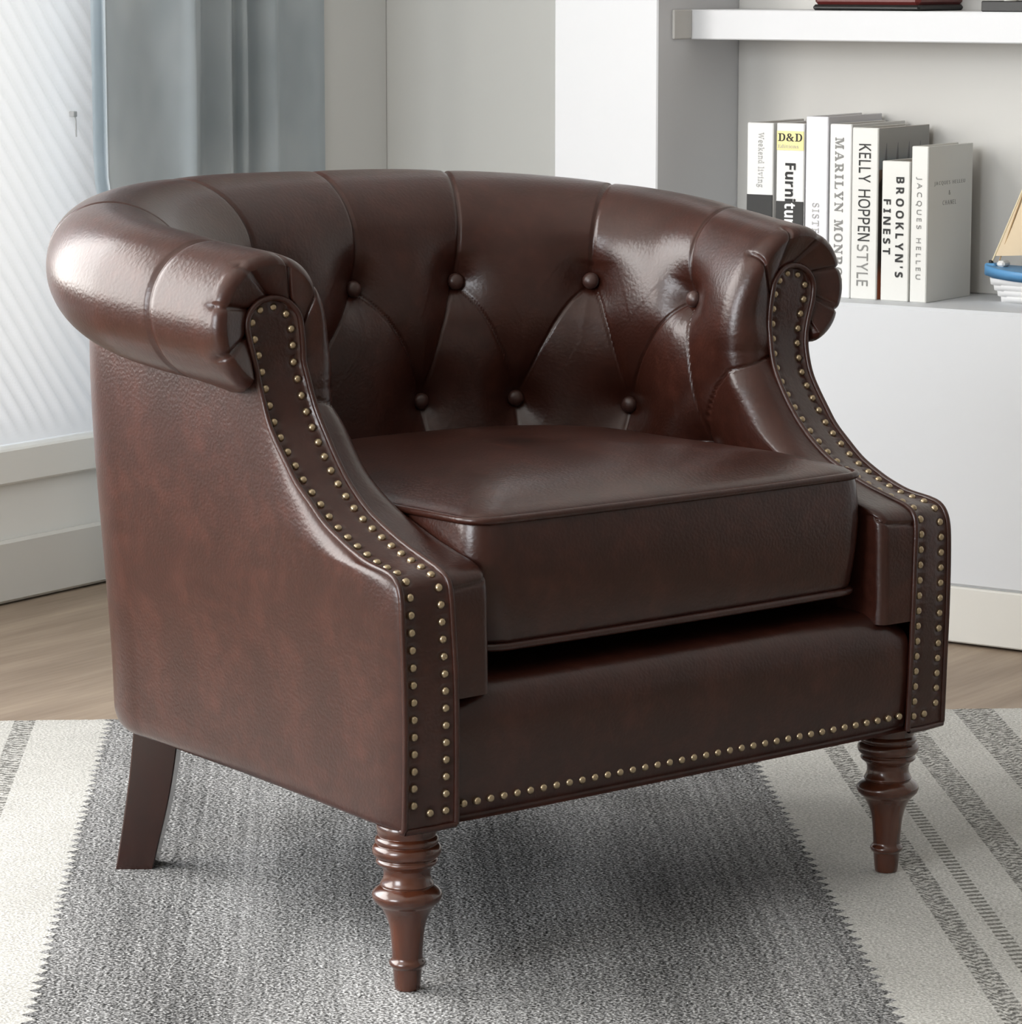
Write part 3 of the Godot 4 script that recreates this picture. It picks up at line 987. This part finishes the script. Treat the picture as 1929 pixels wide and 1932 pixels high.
func back_upholstery(chair: Node3D) -> void:
	fold_lines()
	# the rows: [half-width, height, zone, p]
	var rows := []
	for i in 70:
		var y := lerpf(0.2575, 0.385, i / 70.0)
		rows.append([0.250, y, 0, y])
	for i in 62:
		var y := lerpf(0.385, 0.500, i / 62.0)
		rows.append([0.250, y, 0, y])
	var p := 0.500
	var lx := 0.250
	var ly := 0.500
	for i in 86:
		var f := PI / 2.0 * i / 86.0
		var x := 0.345 - 0.095 * cos(f)
		var y := 0.500 + 0.122 * sin(f)
		p += Vector2(x - lx, y - ly).length()
		lx = x
		ly = y
		rows.append([x, y, 1, p])
	for i in 74:
		var f := deg_to_rad(lerpf(90.0, -112.0, i / 73.0))
		var x := 0.345 + 0.062 * cos(f)
		var y := 0.560 + 0.062 * sin(f)
		p += Vector2(x - lx, y - ly).length()
		lx = x
		ly = y
		rows.append([x, y, 2, p, f])
	var p_end := p
	# where each row meets the arm panel
	var i_start := 0
	while inner_edge[i_start].y < 0.500:
		i_start += 1
	var o_end := 0
	while outer_edge[o_end].y < 0.505:
		o_end += 1
	var rim := even(outline.slice(i_start, outline.size() - o_end), 400)
	var core := 460
	var ext := 14
	var bend := 14
	var flat_ := 6
	var side := ext + bend + flat_
	var ts := PackedFloat32Array()
	for i in core:
		ts.append(lerpf(-1.0, 1.0, i / (core - 1.0)))
	var nu := core + 2 * side
	var nv := rows.size()
	var P := PackedVector3Array()
	P.resize(nu * nv)
	var S := PackedFloat32Array()
	S.resize(nu * nv)
	var CORE_Z := 0.120
	for j in nv:
		var X: float = rows[j][0]
		var yb: float = rows[j][1]
		var lift := 0.045 * (clampf((yb - 0.36) / 0.22, 0.0, 1.0) if rows[j][2] < 2 else 1.0)
		var zb := -0.194 + (0.345 - X)
		var plan := horseshoe(X, CORE_Z, 0.047, zb, 0.0, CORE_Z, ts)
		# the padding thickens towards the arm fronts, and the roll draws in there
		var roll := 0.0 if rows[j][2] == 0 else clampf((rows[j][3] - 0.50) / 0.17, 0.0, 1.0)
		var pad := lerpf(0.0090, 0.0200, roll)
		for i in core:
			var q := plan[i]
			var rise := clampf((0.165 - q.y) / 0.36, 0.0, 1.0)
			P[(side + i) * nv + j] = Vector3(q.x - signf(q.x) * pad * draw_in(q.y), yb + lift * rise, q.y)
			S[(side + i) * nv + j] = ts[i] * 0.4224
		var B: Vector3
		if rows[j][2] == 0:
			B = at_height(inner_edge, yb)
		else:
			B = rim[clampi(int(round((rows[j][3] - 0.500) / (p_end - 0.500) * 399.0)), 0, 399)]
		var lift0 := lift * clampf((0.165 - CORE_Z) / 0.36, 0.0, 1.0)
		var start := Vector3(X - pad * draw_in(CORE_Z), yb + lift0, CORE_Z)
		var z1 := B.z - 0.001 + 0.010 * roll
		if rows[j][2] == 2:
			z1 -= 0.034 * smoothstep(deg_to_rad(-66.0), deg_to_rad(-84.0), rows[j][4])
		var soft := lerpf(lerpf(0.010, 0.032, smoothstep(0.365, 0.44, yb)), 0.013, roll)
		var P0 := Vector3(X - pad * draw_in(z1 - soft), yb, z1 - soft)
		var inward := Vector3(B.x - P0.x, B.y - yb, 0)
		var L := inward.length()
		inward = inward / maxf(L, 1e-6)
		var r := lerpf(minf(minf(soft, 0.03), L * 0.8), minf(0.012, L * 0.5), roll)
		for s in [-1.0, 1.0]:
			for k in side:
				var q: Vector3
				if k < ext:
					q = start.lerp(P0, (k + 1.0) / ext)
				elif k < ext + bend:
					var w := PI / 2.0 * (k - ext + 1.0) / bend
					q = P0 + inward * r * (1.0 - cos(w)) + Vector3(0, 0, soft * sin(w))
				else:
					var w := (k - ext - bend + 1.0) / flat_
					q = (P0 + inward * r + Vector3(0, 0, soft)).lerp(B - Vector3(0, 0, 0.0015 * roll), w)
				var col := side - 1 - k if s < 0.0 else side + core + k
				P[col * nv + j] = Vector3(q.x * s, q.y, q.z)
				S[col * nv + j] = s * (0.4224 + (z1 - CORE_Z) * (minf(k + 1.0, ext + bend) / (ext + bend)) + (L * (k - ext - bend + 1.0) / flat_ if k >= ext + bend else 0.0))
	var N := grid_normals(P, nu, nv, false, false)
	# the way the normals point: outwards of the padding (up at the top of the roll)
	var top_row := 70 + 62 + 85
	var sg := signf(N[(side + core / 2) * nv + top_row].y)
	var Q := PackedVector3Array()
	Q.resize(nu * nv)
	var pleats := [0.27, 0.40, 0.52, 0.64, 0.76, 0.88]
	for i in nu:
		for j in nv:
			var k := i * nv + j
			var d := 0.0
			var pp: float = rows[j][3]
			if rows[j][2] == 0 and pp < 0.375:
				d = 0.0
			else:
				d = tuft(S[k], pp)
			var e := mini(i, nu - 1 - i)      # 0 at the panel
			if e < bend + flat_ + 2 and rows[j][2] > 0:
				# pleats round the scroll
				var f := (pp - 0.500) / (p_end - 0.500)
				var m := 1.0
				for q in pleats:
					m = minf(m, absf(f - q))
				m *= (p_end - 0.500)
				var fade := smoothstep(0.0, 4.0, float(bend + flat_ + 2 - e))
				d -= (0.0026 * exp(-pow(m / 0.0019, 2.0)) + 0.0022 * exp(-m / 0.008)) * fade
			if rows[j][2] == 0 and e < bend + flat_ + 1:
				d -= 0.0026 * exp(-pow((pp - 0.3605 + 0.010 * float(bend + flat_ - e) / (bend + flat_)) / 0.0015, 2.0))
			Q[k] = cw(P[k] + N[k] * sg * d)
	var up := obj("back_upholstery", grid(Q, nu, nv, false, false, sg < 0.0), M.leather, chair)
	up.set_meta("label", "tufted brown leather inside back with rolled top")
	# the buttons sit in the dimples
	var bs := [[UP_S, UP_P], [LOW_S, LOW_P]]
	var prof := PackedVector2Array([Vector2(0.0080, -0.006), Vector2(0.0086, -0.0005), Vector2(0.0084, 0.0014), Vector2(0.0072, 0.0036), Vector2(0.0050, 0.0052), Vector2(0.0025, 0.0060), Vector2(0.0001, 0.0062)])
	var bm := lathe(prof, 20)
	for b in bs:
		for n in b[0].size():
			var ci: int = side + int(round((b[0][n] / 0.4224 + 1.0) / 2.0 * (core - 1)))
			var rj := 0
			for j in nv:
				if absf(rows[j][3] - b[1][n]) < absf(rows[rj][3] - b[1][n]):
					rj = j
			var at := Q[ci * nv + rj]
			var nn := N[ci * nv + rj] * sg
			var o := obj("button", bm, M.button, up)
			o.transform = Transform3D(basis_y(nn), at + nn * (0.0085 if b[1][0] > 0.5 else 0.0055))

func basis_y(n: Vector3) -> Basis:
	var t := Vector3.RIGHT if absf(n.x) < 0.9 else Vector3.BACK
	var x := t.cross(n).normalized()
	return Basis(x, n, x.cross(n))

func outer_shell(chair: Node3D) -> void:
	var nv := 84
	var core := 240
	var ext := 10
	var bend := 14
	var side := ext + bend
	var nu := core + 2 * side
	var ts := PackedFloat32Array()
	for i in core:
		ts.append(lerpf(-1.0, 1.0, i / (core - 1.0)))
	var CZ := 0.12
	var P := PackedVector3Array()
	P.resize(nu * nv)
	for j in nv:
		var v := pow(j / (nv - 1.0), 1.25)
		var yf := lerpf(0.1505, 0.520, v)
		var yk := lerpf(0.1505, 0.580, v)
		var dy := yf - 0.1505
		var rr := 0.020
		var cut := rr - sqrt(maxf(rr * rr - pow(maxf(rr - dy, 0.0), 2.0), 0.0))
		var X := 0.3385
		var swell := 0.0045 * smoothstep(0.22, 0.42, yf)
		var tap := lerpf(0.036, 0.014, smoothstep(0.15, 0.47, yf))
		var zb := -0.225
		var plan := horseshoe(X - cut * 0.6, CZ, -0.06, zb + cut, tap, 0.34, ts)
		for i in core:
			var q := plan[i]
			var rise := clampf((0.12 - q.y) / 0.30, 0.0, 1.0)
			P[(side + i) * nv + j] = Vector3(q.x, lerpf(yf, yk, rise), q.y)
		var O := at_height(outer_edge, yf)
		var bulge := lerpf(0.0015, 1.0, smoothstep(0.15, 0.21, yf))
		for s in [-1.0, 1.0]:
			for k in side:
				var q: Vector3
				var xw := func(z: float) -> float:
					return X + swell * smoothstep(CZ, 0.24, z) - cut * lerpf(0.6, 0.2, clampf((z - CZ) / 0.2, 0.0, 1.0)) - tap * clampf((0.34 - z) / 0.40, 0.0, 1.0)
				var z0 := O.z - lerpf(0.030, 0.062, smoothstep(0.31, 0.39, yf))
				if k < ext:
					var z := lerpf(CZ, z0, (k + 1.0) / ext)
					q = Vector3(xw.call(z), yf, z)
				else:
					var w := (k - ext + 1.0) / bend
					var a := Vector2(xw.call(z0), z0)
					var m := Vector2(xw.call(O.z) + 0.0005, O.z - 0.006)
					var b := Vector2(O.x, O.z - 0.001)
					var h := a.lerp(m, w).lerp(m.lerp(b, w), w)
					q = Vector3(h.x, yf, h.y)
				var col := side - 1 - k if s < 0.0 else side + core + k
				P[col * nv + j] = Vector3(q.x * s, q.y, q.z)
	for k in P.size():
		P[k] = cw(P[k])
	var N := grid_normals(P, nu, nv, false, false)
	var flip := N[(side + core / 2) * nv + nv / 2].z > 0.0
	var o := obj("outer_shell", grid(P, nu, nv, false, false, flip), M.leather, chair)
	o.set_meta("label", "smooth brown leather outside of the barrel")
	# the lining under the frame
	var st := new_st()
	var c := Vector3(0, 0.1508, 0.1)
	for i in core - 1:
		tri(st, P[(side + i) * nv], P[(side + i + 1) * nv], c, c + Vector3(0, 0.1, 0))
	tri(st, P[side * nv], Vector3(-0.325, 0.1508, 0.36), c, c + Vector3(0, 0.1, 0))
	tri(st, P[(side + core - 1) * nv], Vector3(0.325, 0.1508, 0.36), c, c + Vector3(0, 0.1, 0))
	tri(st, Vector3(-0.325, 0.1508, 0.36), Vector3(0.325, 0.1508, 0.36), c, c + Vector3(0, 0.1, 0))
	obj("bottom_lining", st.commit(), M.lining, chair)
	# the webbed deck under the cushion
	obj("seat_deck", box(Vector3(-0.262, 0.225, -0.11), Vector3(0.262, 0.262, 0.34), 0.01), M.leather, chair)

func nail_mesh() -> ArrayMesh:
	return lathe(PackedVector2Array([Vector2(0.0036, -0.0012), Vector2(0.0037, 0.0004), Vector2(0.0034, 0.0015), Vector2(0.0026, 0.0025), Vector2(0.0015, 0.0031), Vector2(0.0001, 0.0033)]), 14)

func arm_panels(chair: Node3D) -> void:
	var nm := nail_mesh()
	var n := outer_edge.size()
	# the way the panel faces, row by row
	var face := PackedVector3Array()
	for i in n:
		var t := (outer_edge[mini(i + 1, n - 1)] + inner_edge[mini(i + 1, n - 1)] - outer_edge[maxi(i - 1, 0)] - inner_edge[maxi(i - 1, 0)]).normalized()
		var nn := t.cross(outer_edge[i] - inner_edge[i]).normalized()
		if nn.z + nn.y < 0.0:
			nn = -nn
		face.append(nn if i < n - 14 else face[-1])
	# nails along both edges and round the scroll
	var path := PackedVector3Array()
	var pn := PackedVector3Array()
	var m := outline.size()
	for i in m:
		var t := (outline[mini(i + 1, m - 1)] - outline[maxi(i - 1, 0)]).normalized()
		var row := i if i < n else m - 1 - i
		var nn := face[row]
		var inw := nn.cross(t).normalized()
		var mid := (outer_edge[row] + inner_edge[row]) / 2.0
		if row > n - 26:
			mid = Vector3(0.319, 0.552, 0.181)
		if inw.dot(mid - outline[i]) < 0.0:
			inw = -inw
		path.append(outline[i] + inw * lerpf(0.0098, 0.0080, scrolled(row / (n - 1.0))) - nn * sunk(row / (n - 1.0)))
		pn.append(nn)
	var spots := []
	var total := length_of(path)
	var want := 0.0128
	var run := 0.0
	for i in range(1, m):
		var seg := path[i].distance_to(path[i - 1])
		while run + seg >= want and want < total - 0.010:
			spots.append([path[i - 1].lerp(path[i], (want - run) / maxf(seg, 1e-9)), pn[i]])
			want += 0.01475
		run += seg
	spots.append([Vector3(0.3065, 0.1628, 0.3756), Vector3(0, 0, 1)])
	# the leather strip, dented where a nail is driven in
	var nr := 440
	var nc := 44
	var oe := even(outer_edge, nr)
	var ie := even(inner_edge, nr)
	var strip := PackedVector3Array()
	for i in nr:
		var w := i / (nr - 1.0)
		var nn := face[clampi(int(round(w * (n - 1))), 0, n - 1)]
		var near := []
		for q in spots:
			if minf(q[0].distance_to(oe[i]), q[0].distance_to(ie[i])) < 0.05 and absf((q[0] - oe[i]).dot((oe[mini(i + 1, nr - 1)] - oe[maxi(i - 1, 0)]).normalized())) < 0.03:
				near.append(q[0])
		var wide := oe[i].distance_to(ie[i])
		for k in nc:
			var f := k / (nc - 1.0)
			var q := oe[i].lerp(ie[i], f)
			var edge := minf(f, 1.0 - f) * wide
			q -= nn * sunk(w) * smoothstep(0.001, 0.005, edge)
			var dent := 0.0
			for c in near:
				var dd := q.distance_to(c)
				if dd < 0.014:
					dent = maxf(dent, exp(-pow(dd / 0.0050, 2.0)))
			strip.append(q - nn * dent * 0.0017)
	for s in [-1.0, 1.0]:
		var P := mirror(strip, s)
		var tn := grid_normals(P, nr, nc, false, false)
		var panel := obj("arm_panel", grid(P, nr, nc, false, false, tn[60 * nc + 20].z < 0.0), M.leather, chair)
		panel.set_meta("label", "narrow front panel edged with brass nails")
		var pipe := outline.duplicate()
		pipe.append(Vector3(0.3335, 0.1495, 0.370))
		pipe = even(pipe, 330)
		obj("piping", tube(mirror(pipe, s), 0.0028, 10), M.leather, panel)
		var low := PackedVector3Array([Vector3(0.2815, 0.1500, 0.3785), Vector3(0.305, 0.1492, 0.377), Vector3(0.3335, 0.1495, 0.374)])
		obj("piping", tube(mirror(low, s), 0.0026, 8), M.leather, panel)
		for q in spots:
			var nn: Vector3 = q[1]
			var at: Vector3 = q[0] - nn * 0.0012
			var o := obj("nail", nm, M.nail, panel)
			o.transform = Transform3D(basis_y(Vector3(nn.x * s, nn.y, nn.z)), cw(Vector3(at.x * s, at.y, at.z)))

# how far up the scroll a row of the panel is, and how deep the strip lies between its pipings there
func scrolled(w: float) -> float:
	return smoothstep(0.62, 0.80, w)

func sunk(w: float) -> float:
	return lerpf(0.0008, 0.0036, scrolled(w))

func front_rail(chair: Node3D) -> void:
	var prof := [Vector2(0.10, 0.268), Vector2(0.30, 0.268), Vector2(0.348, 0.267), Vector2(0.362, 0.263), Vector2(0.371, 0.254), Vector2(0.3755, 0.240), Vector2(0.3765, 0.215), Vector2(0.3755, 0.185), Vector2(0.3735, 0.163), Vector2(0.3715, 0.1545), Vector2(0.368, 0.1512), Vector2(0.355, 0.1505), Vector2(0.10, 0.1505)]
	var pts := []
	for q in prof:
		pts.append(Vector3(0, q.y, q.x))
	var c := curve(pts, 90)
	var P := PackedVector3Array()
	var nu := 40
	for i in nu:
		var x := lerpf(-0.2815, 0.2815, i / (nu - 1.0))
		var belly := 0.0025 * (1.0 - pow(absf(x) / 0.2815, 4.0))
		var e := smoothstep(0.246, 0.2815, absf(x))
		for q in c:
			var y := q.y - 0.012 * e * smoothstep(0.23, 0.268, q.y)
			P.append(cw(Vector3(x, y, q.z + belly * smoothstep(0.33, 0.37, q.z))))
	var N := grid_normals(P, nu, 90, false, false)
	var rail := obj("front_rail", grid(P, nu, 90, false, false, N[20 * 90 + 45].z < 0.0), M.leather, chair)
	rail.set_meta("label", "leather front rail with a row of brass nails")
	var nm := nail_mesh()
	for k in 37:
		var x := lerpf(-0.2705, 0.2705, k / 36.0)
		var o := obj("nail", nm, M.nail, rail)
		o.transform = Transform3D(basis_y(Vector3(0, -0.08, 1).normalized()), cw(Vector3(x, 0.1655, 0.3757)))

func cushion_outline(grow: float) -> PackedVector3Array:
	# half of the plan from the middle of the front to the middle of the back
	var pts := PackedVector3Array()
	var hw := 0.2385 + grow
	var zf := 0.3615 + grow
	var r := 0.026
	for i in 22:
		var x := (hw - r) * i / 21.0
		pts.append(Vector3(x, 0, zf - 0.004 * pow(x / hw, 2.0)))
	var z0 := zf - 0.004
	for i in range(1, 13):
		var a := PI / 2.0 * i / 12.0
		pts.append(Vector3(hw - r + r * sin(a), 0, z0 - r + r * cos(a)))
	var ts := PackedFloat32Array()
	for i in 60:
		ts.append(1.0 - i / 59.0)
	var back := horseshoe(hw, z0 - r - 0.01, 0.06, -0.085 - grow, 0.004, z0 - r - 0.01, ts)
	for q in back:
		pts.append(Vector3(q.x, 0, q.y))
	var full := pts.duplicate()
	for i in range(pts.size() - 2, 0, -1):
		full.append(Vector3(-pts[i].x, 0, pts[i].z))
	return full

func seat_cushion(chair: Node3D) -> void:
	var base := cushion_outline(0.0)
	var c := Vector3(0, 0, 0.14)
	# rows from the middle of the underside over the edge to the middle of the top: [share of the outline, height, outward]
	var rows := [[0.0, 0.286, 0.0], [0.4, 0.286, 0.0], [0.8, 0.287, 0.0], [0.95, 0.2885, 0.0], [0.985, 0.290, 0.0], [1.0, 0.2925, 0.0], [1.0, 0.300, 0.0022], [1.0, 0.315, 0.0042], [1.0, 0.335, 0.0055], [1.0, 0.355, 0.0055], [1.0, 0.375, 0.0042], [1.0, 0.390, 0.0022], [1.0, 0.3985, 0.0],
		[0.993, 0.4025, 0.0], [0.975, 0.4055, 0.0], [0.94, 0.4085, 0.0], [0.88, 0.4125, 0.0], [0.78, 0.4190, 0.0], [0.64, 0.4235, 0.0], [0.48, 0.4265, 0.0], [0.30, 0.4285, 0.0], [0.15, 0.4292, 0.0], [0.0, 0.4295, 0.0]]
	var nu := base.size()
	var nv := rows.size()
	var P := PackedVector3Array()
	for i in nu:
		var out := (base[i] - c).normalized()
		for r in rows:
			var q: Vector3 = c.lerp(base[i], r[0]) + out * r[2]
			var crown: float = r[1]
			if crown > 0.4:
				var back := smoothstep(0.05, -0.10, q.z)
				crown -= back * 0.001
				crown += 0.0012 * sin(q.x * 30.0 + 1.0) * sin(q.z * 24.0) * (1.0 - r[0])
			P.append(cw(Vector3(q.x * lerpf(0.972, 1.0, smoothstep(0.288, 0.38, crown)), crown, q.z)))
	var N := grid_normals(P, nu, nv, true, false)
	var o := obj("seat_cushion", grid(P, nu, nv, true, false, N[5 * nv + 19].y < 0.0), M.leather, chair)
	o.set_meta("label", "thick loose leather seat cushion with piped edges")
	for y in [0.4005, 0.2905]:
		var loop := PackedVector3Array()
		for q in cushion_outline(0.0012):
			loop.append(cw(Vector3(q.x * (1.0 if y > 0.35 else 0.972), y, q.z)))
		obj("piping", tube(loop, 0.0036, 8, true), M.leather, o)

func legs(chair: Node3D) -> void:
	var prof := PackedVector2Array([Vector2(.0001, 0), Vector2(.0100, 0), Vector2(.0108, .0008), Vector2(.0112, .003), Vector2(.0119, .0092), Vector2(.0126, .0186), Vector2(.0132, .0200), Vector2(.0150, .0214), Vector2(.0158, .0232), Vector2(.0158, .0246), Vector2(.0148, .0264), Vector2(.0133, .0278),
		Vector2(.0132, .0300), Vector2(.0135, .0377), Vector2(.0143, .0480), Vector2(.0152, .0550), Vector2(.0167, .0610), Vector2(.0190, .0670), Vector2(.0218, .0722), Vector2(.0240, .0750), Vector2(.0243, .0754), Vector2(.0262, .0768), Vector2(.0287, .0795), Vector2(.0300, .0825), Vector2(.0303, .0846),
		Vector2(.0296, .0868), Vector2(.0275, .0892), Vector2(.0248, .0912), Vector2(.0230, .0921), Vector2(.0224, .0924), Vector2(.0224, .0928), Vector2(.0231, .0936), Vector2(.0230, .0945), Vector2(.0222, .0958), Vector2(.0208, .0985), Vector2(.0201, .1020), Vector2(.0202, .1050),
		Vector2(.0212, .1080), Vector2(.0232, .1104), Vector2(.0257, .1120), Vector2(.0266, .1134), Vector2(.0266, .1148), Vector2(.0256, .1160), Vector2(.0250, .1166), Vector2(.0252, .1172), Vector2(.0276, .1186), Vector2(.0293, .1210), Vector2(.0298, .1236), Vector2(.0295, .1262), Vector2(.0280, .1284),
		Vector2(.0264, .1292), Vector2(.0262, .1296), Vector2(.0274, .1310), Vector2(.0275, .1330), Vector2(.0266, .1350), Vector2(.0250, .1362), Vector2(.0246, .1368), Vector2(.0254, .1385), Vector2(.0258, .1420), Vector2(.0262, .1530), Vector2(.0001, .1530)])
	var lm := lathe(prof, 56)
	for s in [-1.0, 1.0]:
		var o := obj("leg", lm, M.wood, chair)
		o.set_meta("label", "turned wooden front leg")
		o.position = Vector3(0.300 * s, 0.0, 0.3355)
	# the sabre legs at the back, set on the diagonal
	var nn := Vector3(-0.653, 0, 0.757)
	var hh := Vector3(0.757, 0, 0.653)
	var left := [Vector2(.0007, .160), Vector2(.0007, .136), Vector2(-.0012, .1164), Vector2(-.0042, .0901), Vector2(-.0089, .0584), Vector2(-.0141, .0266), Vector2(-.0186, .0)]
	var right := [Vector2(.0455, .160), Vector2(.0436, .1290), Vector2(.0412, .1090), Vector2(.0370, .0830), Vector2(.0312, .0550), Vector2(.0245, .0280), Vector2(.0178, .0)]
	for s in [-1.0, 1.0]:
		var P := PackedVector3Array()
		var n := 24
		var lc := []
		var rc := []
		for q in left:
			lc.append(Vector3(q.x, q.y, 0))
		for q in right:
			rc.append(Vector3(q.x, q.y, 0))
		var lp := curve(lc, n)
		var rp := curve(rc, n)
		var e := 0.0012
		for i in n:
			var y := lerpf(lp[i].y, rp[i].y, 0.5)
			var ring := [[lp[i].x + e, 0.0], [rp[i].x - e, 0.0], [rp[i].x, -e], [rp[i].x + 0.0025, -0.031], [rp[i].x + 0.001, -0.032], [lp[i].x + e, -0.032], [lp[i].x, -0.031], [lp[i].x, -e]]
			for q in ring:
				var w: Vector3 = Vector3(-0.25, y, -0.1475) + hh * q[0] + nn * q[1]
				P.append(Vector3(w.x * -s, w.y, w.z))
		# flat-shaded sides
		var st := new_st()
		for i in n - 1:
			for k in 8:
				var k1 := (k + 1) % 8
				var mid := (P[i * 8] + P[i * 8 + 3] + P[i * 8 + 5]) / 3.0
				quad(st, P[i * 8 + k], P[(i + 1) * 8 + k], P[(i + 1) * 8 + k1], P[i * 8 + k1], mid)
		for k in range(1, 7):
			tri(st, P[(n - 1) * 8], P[(n - 1) * 8 + k], P[(n - 1) * 8 + k + 1], P[(n - 2) * 8])
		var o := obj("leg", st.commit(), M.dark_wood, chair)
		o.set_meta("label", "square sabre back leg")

func armchair() -> void:
	panel_edges()
	var chair := thing("armchair", "brown leather tufted barrel armchair with brass nails on the rug", "armchair")
	back_upholstery(chair)
	outer_shell(chair)
	arm_panels(chair)
	front_rail(chair)
	seat_cushion(chair)
	legs(chair)

func _ready() -> void:
	camera_and_light()
	materials()
	room_shell()
	bookcase()
	blind()
	curtain()
	rug()
	armchair()
	books()
	sailboat()
